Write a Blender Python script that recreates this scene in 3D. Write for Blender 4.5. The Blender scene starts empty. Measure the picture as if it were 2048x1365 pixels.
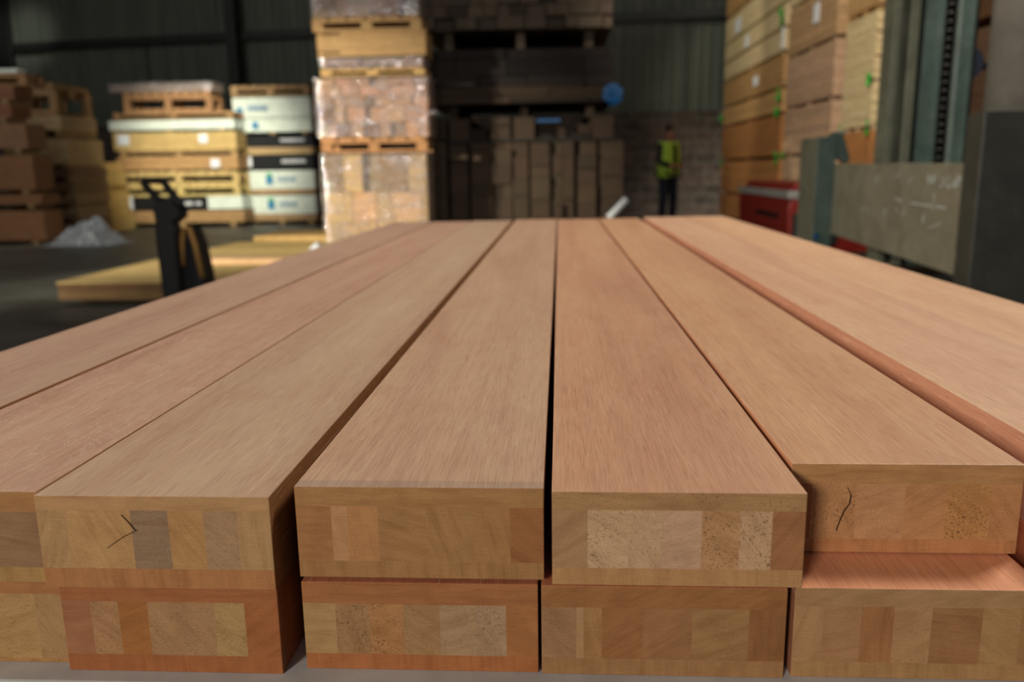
import bpy, bmesh, math, random
from mathutils import Vector, Matrix, Euler
from math import radians, sin, cos, pi, atan
random.seed(11)
SC = bpy.context.scene
C = SC.collection

# ------------------------------------------------------------------ camera
YAW = atan(95/1653.); PITCH = atan(344/1653.); ROLL = 0.015
fw = Vector((-sin(YAW)*cos(PITCH), cos(YAW)*cos(PITCH), -sin(PITCH)))
r0 = Vector((cos(YAW), sin(YAW), 0)); u0 = r0.cross(fw)
rt = r0*cos(ROLL) - u0*sin(ROLL); up = u0*cos(ROLL) + r0*sin(ROLL)
cd = bpy.data.cameras.new('camera'); cam = bpy.data.objects.new('camera', cd); C.objects.link(cam)
M = Matrix((rt, up, -fw)).transposed().to_4x4(); M.translation = Vector((0, 0, 1.05))
cam.matrix_world = M
cd.sensor_width = 22.3; cd.lens = 1653/2048*22.3; cd.clip_start = .02; cd.clip_end = 100
cd.dof.use_dof = True; cd.dof.focus_distance = .61; cd.dof.aperture_fstop = 3.5
SC.camera = cam

# ------------------------------------------------------------------ world, lamps, exposure
w = bpy.data.worlds.new('world'); SC.world = w; w.use_nodes = True
w.node_tree.nodes['Background'].inputs[0].default_value = (.75, .85, 1, 1)
w.node_tree.nodes['Background'].inputs[1].default_value = .25
SC.view_settings.view_transform = 'Standard'; SC.view_settings.look = 'None'
SC.view_settings.exposure = 0.0; SC.view_settings.gamma = 1; SC.view_settings.use_curve_mapping = False

def lamp(kind, loc, aim, power, col, size=1., size_y=None, spread=None, spot=None, blend=.3):
    d = bpy.data.lights.new('lamp', kind); d.energy = power; d.color = col
    if kind == 'AREA':
        d.size = size
        if size_y: d.shape = 'RECTANGLE'; d.size_y = size_y
        if spread: d.spread = spread
    elif kind == 'SPOT':
        d.spot_size = spot; d.spot_blend = blend; d.shadow_soft_size = size
    o = bpy.data.objects.new('lamp', d); C.objects.link(o); o.location = loc
    o.rotation_euler = (Vector(aim) - Vector(loc)).to_track_quat('-Z', 'Y').to_euler()
    return o
# daylight through the big roller door behind and left of the camera
lamp('AREA', (-2.3, -4.2, 2.5), (0.2, 1.2, .8), 175, (1, .93, .84), .9, .7)
# ceiling lamp to the right of the stack
lamp('AREA', (3.2, 3.2, 5.2), (.9, 1.8, .8), 215, (1, .91, .79), 1.2, 1.2)
# unseen lamp added on the left to brighten beam sides and carriage plate
lamp('AREA', (-5.0, 2.0, 3.0), (1.6, 2.4, .9), 80, (1, .93, .80), 1.6, 1.6, radians(105))
# first spot: low daylight entering by the side door far to the left
lamp('SPOT', (-13.5, -1.5, 3.6), (-3.1, 9.2, .8), 18000, (1, .93, .74), .3, spot=radians(17.5), blend=.8)
lamp('SPOT', (-3.2, 0.5, 6.2), (3.35, 11.2, 2.5), 5200, (1, .91, .72), .35, spot=radians(24), blend=.7)  # unseen spot added in mid-hall to light the right-hand packs
lamp('SPOT', (-1.2, 14.2, 7.2), (3.35, 16.6, 2.9), 560, (1, .93, .68), .25, spot=radians(42), blend=.5)  # high aisle lamp behind the dark stack, for the farthest right-hand packs
# unseen lamps added further back to put light on stacks, person and wall
lamp('SPOT', (-4.6, 9.0, 6.2), (-6.9, 16.6, 1.3), 5600, (1, .97, .76), .4, spot=radians(27), blend=.9)  # added cone that pools light on the labelled and white stacks
lamp('AREA', (-8.5, 8.5, 7.2), (-9, 14, 1.5), 170, (1, .95, .85), 3, 3)  # wide fill added for the left stacks and walls
lamp('AREA', (2.2, 12.6, 6.6), (2.2, 16, 1.0), 26, (1, .9, .7), 1.5, 1.5)  # fill added for the person and the back
lamp('SPOT', (-9.5, 14.0, 7.5), (-13.0, 20.6, 4.3), 900, (1, .98, .86), .2, spot=radians(13), blend=.9)  # spot added for the glow high on the back wall

# ------------------------------------------------------------------ materials
def s2l(c): 
    return tuple(((v/255)/12.92 if v/255 <= .04045 else ((v/255+.055)/1.055)**2.4) for v in c)
class NT:
    def __init__(s, name):
        s.m = bpy.data.materials.new(name); s.m.use_nodes = True; s.t = s.m.node_tree; s.n = s.t.nodes; s.l = s.t.links
        s.b = s.n['Principled BSDF']; s.out = s.n['Material Output']
    def new(s, t, **k):
        n = s.n.new(t)
        for a, v in k.items():
            if a.startswith('i_'):
                key = a[2:]; key = int(key) if key.isdigit() else key.replace('_', ' ')
                n.inputs[key].default_value = v
            else: setattr(n, a, v)
        return n
    def link(s, a, b): s.l.new(a, b)
    def coords(s, scale, rot=(0, 0, 0), vec=None):
        if vec is None:
            vec = s.new('ShaderNodeTexCoord').outputs['Object']
        mp = s.new('ShaderNodeMapping'); s.link(vec, mp.inputs[0])
        mp.inputs['Scale'].default_value = scale; mp.inputs['Rotation'].default_value = rot
        return mp.outputs[0]
    def noise(s, vec, scale, detail=3, rough=.5, dist=0):
        n = s.new('ShaderNodeTexNoise'); s.link(vec, n.inputs['Vector'])
        n.inputs['Scale'].default_value = scale; n.inputs['Detail'].default_value = detail
        n.inputs['Roughness'].default_value = rough; n.inputs['Distortion'].default_value = dist
        return n.outputs[0]
    def ramp(s, fac, stops):
        r = s.new('ShaderNodeValToRGB'); s.link(fac, r.inputs[0]); e = r.color_ramp.elements
        while len(e) < len(stops): e.new(.5)
        for k, (p, c) in enumerate(stops):
            e[k].position = p; e[k].color = (c if len(c) == 4 else (*c, 1)) if not isinstance(c, (int, float)) else (c, c, c, 1)
        return r.outputs[0]
    def mix(s, a, b, fac=1., mode='MULTIPLY'):
        n = s.new('ShaderNodeMix'); n.data_type = 'RGBA'; n.blend_type = mode
        if hasattr(fac, 'links'): s.link(fac, n.inputs[0])
        else: n.inputs[0].default_value = fac
        for v, k in ((a, 6), (b, 7)):
            if hasattr(v, 'links'): s.link(v, n.inputs[k])
            else: n.inputs[k].default_value = (*v, 1) if len(v) == 3 else v
        return n.outputs[2]
    def math(s, op, a, b=None, c=None):
        n = s.new('ShaderNodeMath'); n.operation = op
        for k, v in enumerate((a, b, c)):
            if v is None: continue
            if hasattr(v, 'links'): s.link(v, n.inputs[k])
            else: n.inputs[k].default_value = v
        return n.outputs[0]
    def attr(s, name): 
        n = s.new('ShaderNodeAttribute'); n.attribute_name = name; return n
    def base(s, col, rough=.6, spec=.5, metal=0):
        if hasattr(col, 'links'): s.link(col, s.b.inputs['Base Color'])
        else: s.b.inputs['Base Color'].default_value = (*col, 1)
        if hasattr(rough, 'links'): s.link(rough, s.b.inputs['Roughness'])
        else: s.b.inputs['Roughness'].default_value = rough
        s.b.inputs['Specular IOR Level'].default_value = spec; s.b.inputs['Metallic'].default_value = metal
    def bump(s, h, strength=.3, dist=.001):
        n = s.new('ShaderNodeBump'); s.link(h, n.inputs['Height']); n.inputs['Strength'].default_value = strength
        n.inputs['Distance'].default_value = dist; s.link(n.outputs[0], s.b.inputs['Normal'])

def mat_planed():           # planed long faces of the beams, grain along Y
    t = NT('planed_redwood'); rnd = t.new('ShaderNodeObjectInfo').outputs['Random']
    tc = t.new('ShaderNodeTexCoord').outputs['Object']
    off = t.new('ShaderNodeVectorMath', operation='ADD'); t.link(tc, off.inputs[0])
    cmb = t.new('ShaderNodeCombineXYZ'); 
    for k in range(3): t.link(t.math('MULTIPLY', rnd, (13., 37., 7.)[k]), cmb.inputs[k])
    t.link(cmb.outputs[0], off.inputs[1]); v = off.outputs[0]
    tint = t.attr('tint').outputs['Color']
    broad = t.noise(t.coords((14, .9, 14), vec=v), 1., 3, .55, .6)
    streak = t.noise(t.coords((120, 3.0, 120), vec=v), 1., 4, .6, .3)
    fine = t.noise(t.coords((1100, 30, 1100), vec=v), 1., 3, .6)
    fleck = t.noise(t.coords((420, 40, 420), (0, 0, .05), vec=v), 1., 2, .5)
    line = t.noise(t.coords((520, 5, 520), (0, 0, .03), vec=v), 1., 2, .5)
    blot = t.noise(t.coords((22, 7, 22), vec=v), 1., 3, .6, 1.2)
    c = t.mix(tint, t.ramp(broad, [(.3, (.90, .85, .82)), (.5, (1, 1, .97)), (.72, (1.07, 1.11, 1.06))]), 1.)
    c = t.mix(c, t.ramp(streak, [(.28, (.88, .80, .78)), (.5, (1, 1, 1)), (.75, (1.08, 1.07, 1.02))]), .7)
    c = t.mix(c, t.ramp(fine, [(.3, (.76, .66, .62)), (.5, (1, .99, .98)), (.7, (1.15, 1.16, 1.16))]), .7)
    c = t.mix(c, t.ramp(blot, [(.35, (.96, .90, .88)), (.6, (1.03, 1.04, 1.04))]), .7)
    c = t.mix(c, (.85, .62, .46), t.ramp(fleck, [(.66, 0), (.76, .38)]), 'MIX')
    dark = t.noise(t.coords((700, 45, 700), (0, 0, -.04), vec=v), 1., 2, .5)
    c = t.mix(c, (.16, .06, .035), t.ramp(dark, [(.66, 0), (.78, .4)]), 'MIX')
    c = t.mix(c, (.80, .56, .40), t.ramp(line, [(.68, 0), (.76, .5)]), 'MIX')
    # a few pale wavy wax or glue rub marks, only where the beam's attribute asks for them
    rub = t.noise(t.coords((26, 9, 26), (0, 0, .5), vec=v), 1., 5, .65, 3.5)
    ring = t.math('SUBTRACT', 1., t.math('MULTIPLY', t.math('ABSOLUTE', t.math('SUBTRACT', rub, .56)), 60.))
    ringc = t.math('MULTIPLY', t.math('MAXIMUM', ring, 0.), t.attr('par').outputs['Alpha'])
    c = t.mix(c, (.75, .55, .44), t.math('MULTIPLY', ringc, .5), 'MIX')
    t.base(c, t.ramp(streak, [(.3, .55), (.7, .42)]), .42)
    h = t.math('ADD', fine, t.math('MULTIPLY', fleck, .5)); t.bump(h, .18, .0006)
    return t.m
def mat_end():              # sawn end grain; attribute par = (ring angle, pore amount, seed)
    t = NT('sawn_end_grain'); tc = t.new('ShaderNodeTexCoord').outputs['Object']
    tint = t.attr('tint').outputs['Color']; par = t.attr('par'); sep = t.new('ShaderNodeSeparateColor'); t.link(par.outputs['Color'], sep.inputs[0])
    ang = t.math('MULTIPLY', sep.outputs[0], pi)
    rot = t.new('ShaderNodeVectorRotate', rotation_type='Y_AXIS'); t.link(tc, rot.inputs['Vector']); t.link(ang, rot.inputs['Angle'])
    off = t.new('ShaderNodeVectorMath', operation='ADD'); t.link(rot.outputs[0], off.inputs[0])
    cmb = t.new('ShaderNodeCombineXYZ'); t.link(t.math('MULTIPLY', sep.outputs[2], 9.), cmb.inputs[0]); t.link(t.math('MULTIPLY', sep.outputs[2], 5.), cmb.inputs[2])
    t.link(cmb.outputs[0], off.inputs[1]); v = off.outputs[0]
    rings = t.noise(t.coords((170, 1, 14), vec=v), 1., 3, .6, .8)
    grit = t.noise(t.coords((1500, 1500, 1500), vec=v), 1., 2, .6)
    blot = t.noise(t.coords((60, 1, 45), vec=v), 1., 3, .5, .5)
    saw = t.noise(t.coords((60, 1, 900), (0, .5, 0), vec=tc), 1., 2, .6)
    pore = t.noise(t.coords((760, 1, 520), vec=v), 1., 3, .65, .8)
    c = t.mix(tint, t.ramp(rings, [(.3, (.84, .78, .70)), (.5, (1, 1, 1)), (.72, (1.10, 1.10, 1.08))]), .8)
    c = t.mix(c, t.ramp(blot, [(.3, (.86, .82, .78)), (.6, (1.04, 1.04, 1.04))]), .8)
    c = t.mix(c, t.ramp(grit, [(.3, (.66, .60, .54)), (.55, (1.03, 1.03, 1.03)), (.75, (1.2, 1.2, 1.2))]), .8)
    c = t.mix(c, t.ramp(saw, [(.3, (.9, .88, .86)), (.7, (1.07, 1.07, 1.07))]), .7)
    clump = t.ramp(t.noise(t.coords((70, 1, 55), vec=v), 1., 2, .5), [(.4, 0), (.6, 1)])
    pm = t.math('MULTIPLY', t.ramp(pore, [(.56, 0), (.63, 1)]), t.math('MULTIPLY', sep.outputs[1], t.math('ADD', .35, clump)))
    pm = t.math('MINIMUM', pm, .85)
    c = t.mix(c, (.15, .068, .028), pm, 'MIX')
    t.base(c, .75, .25)
    t.bump(t.math('SUBTRACT', t.math('MULTIPLY', grit, .6), pm), .35, .0006)
    return t.m
def mat_rough(name='rough_timber', streak=(6, .6, 60), rough=.75):
    t = NT(name); tint = t.attr('tint').outputs['Color']
    r = t.new('ShaderNodeObjectInfo').outputs['Random']
    n1 = t.noise(t.coords((2.5, 2.5, 40)), 1., 3, .6, .4); n2 = t.noise(t.coords((9, 9, 9)), 1., 3, .6)
    c = t.mix(tint, t.ramp(n1, [(.3, (.82, .76, .70)), (.7, (1.1, 1.08, 1.05))]), .8)
    c = t.mix(c, t.ramp(n2, [(.3, (.82, .8, .78)), (.7, (1.08, 1.08, 1.08))]), .7)
    c = t.mix(c, t.ramp(r, [(0, (.92, .90, .88)), (1, (1.08, 1.08, 1.06))]), 1.)
    t.base(c, rough, .3); return t.m
def mat_plain(name, col, rough=.6, spec=.5, metal=0, var=.15, nscale=8., streak=(1, 1, 1)):
    t = NT(name); n = t.noise(t.coords(streak), nscale, 4, .6)
    lo = tuple(v*(1-var*1.6) for v in col); hi = tuple(min(1, v*(1+var)) for v in col)
    t.base(t.ramp(n, [(.3, lo), (.7, hi)]), rough, spec, metal); return t.m
def mat_film():
    t = NT('stretch_film'); n = t.noise(t.coords((.7, .7, 2.5)), 6., 4, .55, 1.2)
    fold = t.noise(t.coords((1, 1, 5)), 4., 3, .6, 2.5)
    bs = t.new('ShaderNodeBump'); t.link(n, bs.inputs['Height']); bs.inputs['Strength'].default_value = 1.; bs.inputs['Distance'].default_value = .022
    gl = t.new('ShaderNodeBsdfGlossy'); gl.inputs['Roughness'].default_value = .07; gl.inputs['Color'].default_value = (.95, .93, .95, 1); t.link(bs.outputs[0], gl.inputs['Normal'])
    df = t.new('ShaderNodeBsdfDiffuse'); df.inputs['Color'].default_value = (.72, .66, .68, 1)
    tr = t.new('ShaderNodeBsdfTransparent')
    m1 = t.new('ShaderNodeMixShader'); m1.inputs[0].default_value = .4; t.link(gl.outputs[0], m1.inputs[1]); t.link(df.outputs[0], m1.inputs[2])
    m2 = t.new('ShaderNodeMixShader'); t.link(t.ramp(fold, [(.38, .14), (.52, .24), (.62, .72)]), m2.inputs[0]); t.link(tr.outputs[0], m2.inputs[1]); t.link(m1.outputs[0], m2.inputs[2])
    t.link(m2.outputs[0], t.out.inputs['Surface']); return t.m
def mat_cladding():
    t = NT('green_grey_cladding'); n = t.noise(t.coords((3, 1, .3)), 1.5, 4, .6)
    t.base(t.ramp(n, [(.3, (.08, .092, .075)), (.7, (.13, .145, .115))]), .5, .4); return t.m
def mat_block():
    t = NT('concrete_block_wall'); v = t.coords((1, 1, 1), (pi/2, 0, 0)); b = t.new('ShaderNodeTexBrick'); t.link(v, b.inputs['Vector'])
    for k, val in (('Color1', (.075, .062, .055, 1)), ('Color2', (.12, .085, .075, 1)), ('Mortar', (.15, .14, .12, 1)), ('Scale', 1.), ('Mortar Size', .012), ('Brick Width', .45), ('Row Height', .225)):
        b.inputs[k].default_value = val
    n = t.noise(t.coords((1, 1, 1)), 6., 4, .6)
    t.base(t.mix(b.outputs[0], t.ramp(n, [(.3, .6), (.7, 1.2)]), 1.), .9, .2); return t.m
def mat_floor():
    t = NT('worn_concrete_floor'); n = t.noise(t.coords((1, 1, 1)), 1.3, 6, .65, .5); n2 = t.noise(t.coords((1, 1, 1)), 30., 4, .7)
    c = t.ramp(n, [(.3, (.050, .052, .047)), (.55, (.075, .076, .068)), (.75, (.11, .108, .095))])
    c = t.mix(c, t.ramp(n2, [(.3, .75), (.7, 1.2)]), .8)
    t.base(c, t.ramp(n, [(.3, .35), (.7, .6)]), .4); return t.m
def mat_plate(name, a, b, smear):     # painted steel: mottled, with pale scuffs
    t = NT(name); n = t.noise(t.coords((3, 3, 3)), 2., 5, .65, .8); sc = t.noise(t.coords((6, 6, 3)), 3.5, 6, .75, 2.)
    c = t.ramp(n, [(.3, a), (.7, b)]); c = t.mix(c, smear, t.ramp(sc, [(.56, 0), (.72, .7)]), 'MIX')
    fl = t.noise(t.coords((40, 40, 40)), 1., 3, .6); c = t.mix(c, smear, t.ramp(fl, [(.68, 0), (.76, .6)]), 'MIX')
    t.base(c, .45, .5, .0); return t.m

PLANED = mat_planed(); ENDG = mat_end(); ROUGH = mat_rough()
FILM = mat_film(); CLAD = mat_cladding(); BLOCK = mat_block(); FLOOR = mat_floor()
STEELD = mat_plain('dark_painted_steel', (.022, .024, .022), .5)
BLACKP = mat_plain('black_plastic', (.006, .006, .007), .6, .3)
BLACKW = mat_plain('black_wrap_sheet', (.012, .013, .016), .35)
WHITEW = mat_plain('white_wrap_sheet', (.68, .74, .68), .4, var=.08)
PAPER = mat_plain('white_paper', (.75, .78, .85), .6, var=.05)
PRINTB = mat_plain('blue_print', (.03, .22, .42), .5); PRINTG = mat_plain('green_print', (.12, .45, .12), .5)
PRINTS = mat_plain('grey_blue_print', (.25, .36, .48), .5); PRINTW = mat_plain('pale_print', (.55, .55, .58), .5)
GREENP = mat_plain('green_plastic', (.02, .42, .05), .35); BLUEP = mat_plain('blue_plastic', (.0, .085, .26), .35)
GREYB = mat_plain('grey_board', (.58, .55, .51), .8, .2, var=.1, nscale=20)
GREYF = mat_plain('grey_crumpled_sheet', (.42, .45, .48), .25, .6, var=.25, nscale=6)
RED = mat_plain('red_paint', (.30, .018, .010), .4); WHITEL = mat_plain('white_line_paint', (.40, .39, .36), .5)
TEAL = mat_plate('teal_steel', (.055, .09, .075), (.10, .145, .12), (.22, .28, .25))
OLIVE = mat_plate('olive_steel', (.10, .105, .07), (.19, .19, .13), (.32, .34, .28))
PLATE = mat_plate('scuffed_carriage_steel', (.17, .15, .10), (.26, .235, .165), (.46, .50, .42))
DPLATE = mat_plate('dark_mast_steel', (.030, .031, .024), (.055, .052, .040), (.10, .10, .08))
CYL = mat_plate('grey_cylinder_steel', (.20, .18, .15), (.27, .245, .21), (.36, .35, .32))
CHAIN = mat_plain('oily_chain_steel', (.03, .028, .025), .4, .6, .5); BRIGHT = mat_plain('bright_worn_steel', (.30, .36, .32), .35, .5, .4)
SKIN = mat_plain('skin', (.42, .18, .12), .5, var=.06); HAIR = mat_plain('dark_hair', (.012, .009, .008), .6)
VEST = mat_plain('hi_vis_fabric', (.42, .66, .06), .7, var=.08); JACKET = mat_plain('black_jacket_fabric', (.012, .013, .015), .8)
JEANS = mat_plain('navy_trouser_fabric', (.012, .018, .035), .8); BOOT = mat_plain('black_boot', (.01, .01, .01), .5)
REFL = mat_plain('reflective_tape', (.55, .58, .55), .3)
SCUFF = mat_plain('white_scuff_paint', (.52, .56, .54), .6, var=.2, nscale=40)

# ------------------------------------------------------------------ mesh helpers
class MB:
    def __init__(s):
        s.bm = bmesh.new(); s.tl = s.bm.loops.layers.float_color.new('tint'); s.pl = s.bm.loops.layers.float_color.new('par')
    def face(s, vs, mi=0, tint=(1, 1, 1), par=(0, 0, 0, 0), smooth=False):
        try: f = s.bm.faces.new(vs)
        except ValueError: return None
        f.material_index = mi; f.smooth = smooth
        for l in f.loops: l[s.tl] = (*tint, 1); l[s.pl] = par
        return f
    def box(s, x0, x1, y0, y1, z0, z1, mi=0, tint=(1, 1, 1), rz=0, piv=None):
        P = [Vector((x, y, z)) for z in (z0, z1) for y in (y0, y1) for x in (x0, x1)]
        if rz:
            c = Vector(piv) if piv else Vector(((x0+x1)/2, (y0+y1)/2, 0)); R = Matrix.Rotation(rz, 3, 'Z')
            P = [R @ (p-c) + c for p in P]
        return s.hexa(P, mi, tint)
    def hexa(s, P, mi=0, tint=(1, 1, 1)):
        v = [s.bm.verts.new(p) for p in P]
        for q in ((0, 2, 3, 1), (4, 5, 7, 6), (0, 1, 5, 4), (2, 6, 7, 3), (0, 4, 6, 2), (1, 3, 7, 5)):
            s.face([v[i] for i in q], mi, tint)
        return s
    def prism(s, poly, axis, a, b, mi=0, tint=(1, 1, 1)):
        # poly in the two remaining axes (x,z for 'y'; y,z for 'x'; x,y for 'z')
        def P(u, v, w): return {'y': (u, w, v), 'x': (w, u, v), 'z': (u, v, w)}[axis]
        A = [s.bm.verts.new(P(u, v, a)) for u, v in poly]; B = [s.bm.verts.new(P(u, v, b)) for u, v in poly]
        s.face(A[::-1], mi, tint); s.face(B, mi, tint); n = len(poly)
        for i in range(n): s.face([A[i], A[(i+1) % n], B[(i+1) % n], B[i]], mi, tint)
        return s
    def tube(s, pts, r, n=10, mi=0, tint=(1, 1, 1), cap=True):
        pts = [Vector(p) for p in pts]; rs = r if isinstance(r, (list, tuple)) else [r]*len(pts); rings = []
        for i, p in enumerate(pts):
            d = (pts[min(i+1, len(pts)-1)] - pts[max(i-1, 0)]).normalized()
            a = d.orthogonal().normalized() if i == 0 else (a - d*a.dot(d)).normalized()
            b = d.cross(a)
            rings.append([s.bm.verts.new(p + (a*cos(2*pi*k/n) + b*sin(2*pi*k/n))*rs[i]) for k in range(n)])
        for A, B in zip(rings, rings[1:]):
            for k in range(n): s.face([A[k], A[(k+1) % n], B[(k+1) % n], B[k]], mi, tint, smooth=True)
        if cap: s.face(rings[0][::-1], mi, tint); s.face(rings[-1], mi, tint)
        return s
    def build(s, name, mats, parent=None, loc=None, bevel=0):
        bmesh.ops.recalc_face_normals(s.bm, faces=s.bm.faces[:])
        me = bpy.data.meshes.new(name); 
        org = Vector(loc) if loc is not None else None
        if org is not None: bmesh.ops.translate(s.bm, verts=s.bm.verts[:], vec=-org)
        s.bm.to_mesh(me); s.bm.free()
        for m in (mats if isinstance(mats, (list, tuple)) else [mats]): me.materials.append(m)
        o = bpy.data.objects.new(name, me); C.objects.link(o)
        if org is not None: o.location = org
        if parent is not None:
            o.parent = parent
            if org is None: o.location = -parent.location
            else: o.location = org - parent.location
        if bevel:
            b = o.modifiers.new('bevel', 'BEVEL'); b.width = bevel; b.segments = 2; b.limit_method = 'ANGLE'; b.angle_limit = radians(40)
        return o
def tag(o, label=None, cat=None, group=None, kind=None):
    if label: o['label'] = label
    if cat: o['category'] = cat
    if group: o['group'] = group
    if kind: o['kind'] = kind
    return o
def thing(name, loc, label, cat, group=None):
    o = bpy.data.objects.new(name, None); C.objects.link(o); o.location = loc; o.empty_display_size = .1
    return tag(o, label, cat, group)
def struct(o): return tag(o, kind='structure')
J = lambda a: random.uniform(-a, a)
def jit(c, a): 
    k = 1+J(a); return tuple(max(0, v*k*(1+J(a*.3))) for v in c)

# ------------------------------------------------------------------ the setting
m = MB(); m.box(-14, 7, -7, 21, -.2, 0); struct(m.build('floor', FLOOR))
m = MB(); m.box(-14, 7, -7, 21, 8, 8.15); struct(m.build('ceiling', STEELD))
WA = Vector((-14, 20.75, 0)); WB = Vector((7, 17.8, 0)); WD = (WB-WA).normalized(); WN = Vector((-WD.y, WD.x, 0))
def wallpt(u, out, z): return WA + WD*u - WN*out + Vector((0, 0, z))      # out = towards the camera
def ribbed(A, D, N, L, z0, z1, step=.2, dep=.035):
    mb = MB(); prof = []; u = 0
    while u < L:
        for du, d in ((0, 0), (.10, 0), (.125, dep), (.175, dep)): prof.append((min(u+du, L), d))
        u += step
    prof.append((L, 0)); lo = [mb.bm.verts.new(A+D*a+N*d+Vector((0, 0, z0))) for a, d in prof]; hi = [mb.bm.verts.new(A+D*a+N*d+Vector((0, 0, z1))) for a, d in prof]
    for i in range(len(prof)-1): mb.face([lo[i], lo[i+1], hi[i+1], hi[i]])
    return mb
L = (WB-WA).length
struct(ribbed(WA, WD, -WN, L, 2.2, 8.1).build('wall_back', CLAD))
mb = MB(); mb.hexa([wallpt(0, -.2, 0), wallpt(L, -.2, 0), wallpt(0, .12, 0), wallpt(L, .12, 0), wallpt(0, -.2, 2.2), wallpt(L, -.2, 2.2), wallpt(0, .12, 2.2), wallpt(L, .12, 2.2)])
ob = mb.build('wall_rear', BLOCK); struct(ob)
struct(ribbed(Vector((-14, -7, 0)), Vector((0, 1, 0)), Vector((1, 0, 0)), 28, 0, 8.1).build('wall_left', CLAD))
struct(ribbed(Vector((7, -7, 0)), Vector((0, 1, 0)), Vector((-1, 0, 0)), 25.2, 0, 8.1).build('wall_right', CLAD))
def wbar(name, u0, u1, z0, z1, o0, o1, mat=STEELD):
    mb = MB(); mb.hexa([wallpt(u0, o0, z0), wallpt(u1, o0, z0), wallpt(u0, o1, z0), wallpt(u1, o1, z0), wallpt(u0, o0, z1), wallpt(u1, o0, z1), wallpt(u0, o1, z1), wallpt(u1, o1, z1)])
    return struct(mb.build(name, mat))
wbar('trim_1', 0, L, 4.05, 4.22, .04, .20); wbar('trim_2', 0, L, 6.3, 6.48, .04, .20)
for k, u in enumerate((.7, 6.75, 20.2)):      # rolled steel columns: two flanges and a web
    mb = MB()
    for a0, a1, b0, b1 in ((-.13, .13, .205, .225), (-.13, .13, .475, .495), (-.01, .01, .225, .475)):
        mb.hexa([wallpt(u+a0, b0, 0), wallpt(u+a1, b0, 0), wallpt(u+a0, b1, 0), wallpt(u+a1, b1, 0), wallpt(u+a0, b0, 8), wallpt(u+a1, b0, 8), wallpt(u+a0, b1, 8), wallpt(u+a1, b1, 8)])
    struct(mb.build('trim_%d' % (3+k), STEELD))
for k, u in enumerate((4.3, 9.6, 11.2, 16.85)):    # sheeting rails' dark overlaps
    wbar('trim_%d' % (6+k), u, u+.05, 2.2, 4.05, .036, .06)
# pale stripe on the floor, patchy in tone
m = MB(); m.hexa([(-10.5, 8.2, .001), (-10.1, 8.2, .001), (-6.95, 15.2, .001), (-6.45, 15.2, .001), (-10.5, 8.2, .004), (-10.1, 8.2, .004), (-6.95, 15.2, .004), (-6.45, 15.2, .004)])
tag(m.build('trim_10', mat_plain('pale_floor_stripe', (.20, .20, .15), .6, var=.5, nscale=3)), kind='structure')

# ------------------------------------------------------------------ the laminated beams
KE, KT = 1.33, 1.2
def T3(c, k):
    if k == KE: c = tuple(v*.82+m*.18 for v, m in zip(c, (148, 112, 74)))
    r, g, b = s2l(c); return (r*k, g*k*(.96 if k == KE else 1), b*k)
def beam(x0, x1, y0, y1, z0, z1, top, side, ply_t, ply_b, core, ft, fb, label, group, rub=0, skew=0, band=None, roll=0, far=0):
    """core: list of (fraction where it ends, colour, ring angle 0..1, pores)"""
    mb = MB(); W = x1-x0; H = z1-z0
    xs = [0]+[c[0] for c in core]; zs = [0, fb, 1-ft, 1]
    if xs[-1] < 1: xs[-1] = 1
    def V(i, j, y): return (x0+W*xs[i], y + (skew*(xs[i]-.5)*W if y == y0 else 0), z0+H*zs[j] + roll*(xs[i]-.5)*W)
    nx = len(xs)-1
    F = [[mb.bm.verts.new(V(i, j, y0)) for j in range(4)] for i in range(nx+1)]
    B = [[mb.bm.verts.new(V(i, j, y1)) for j in range(4)] for i in range(nx+1)]
    MD = [mb.bm.verts.new((x0+W*xs[i], y0+.011, z1)) for i in range(nx+1)] if band else None
    sd = random.random()
    for i in range(nx):
        e, col, ang, por = core[i]
        for j, cc, pp in ((0, ply_b, (.02, .05, .3+sd*.3, 0)), (1, col, (ang, por, (i*.137+sd) % 1, 0)), (2, ply_t, (.5, .08, .7*sd, 0))):
            if isinstance(cc[0], tuple): cc, pp = cc[0], (cc[1], cc[2], sd, 0)
            mb.face([F[i][j], F[i+1][j], F[i+1][j+1], F[i][j+1]], 1, T3(cc, KE), pp)
            mb.face([B[i][j], B[i][j+1], B[i+1][j+1], B[i+1][j]], 1, T3(cc, KE), pp)
        if band:
            mb.face([F[i][3], F[i+1][3], MD[i+1], MD[i]], 0, T3(band, KT)); mb.face([MD[i], MD[i+1], B[i+1][3], B[i][3]], 0, T3(top, KT), (0, 0, 0, rub))
        else: mb.face([F[i][3], F[i+1][3], B[i+1][3], B[i][3]], 0, T3(top, KT), (0, 0, 0, rub))
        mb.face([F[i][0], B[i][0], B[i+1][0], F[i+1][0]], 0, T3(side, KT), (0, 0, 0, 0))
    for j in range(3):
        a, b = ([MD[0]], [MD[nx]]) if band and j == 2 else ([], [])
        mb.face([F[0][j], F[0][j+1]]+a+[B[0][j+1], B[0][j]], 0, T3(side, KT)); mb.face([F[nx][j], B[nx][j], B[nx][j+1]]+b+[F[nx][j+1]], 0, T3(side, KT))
    o = mb.build('laminated_beam', [PLANED, ENDG], None, ((x0+x1)/2, y0, z0), .0007)
    o.rotation_euler.z = -far/2.75
    tag(o, label, 'timber beam', group); return o
ZT = .855; HT = .0625; ZL = ZT-HT; ZB = ZL-HT
tan = (168, 135, 90); br = (150, 105, 62)
PINK = (178, 136, 118)
UP = 'upper row of laminated beams'; LO = 'lower row of laminated beams'
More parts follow.
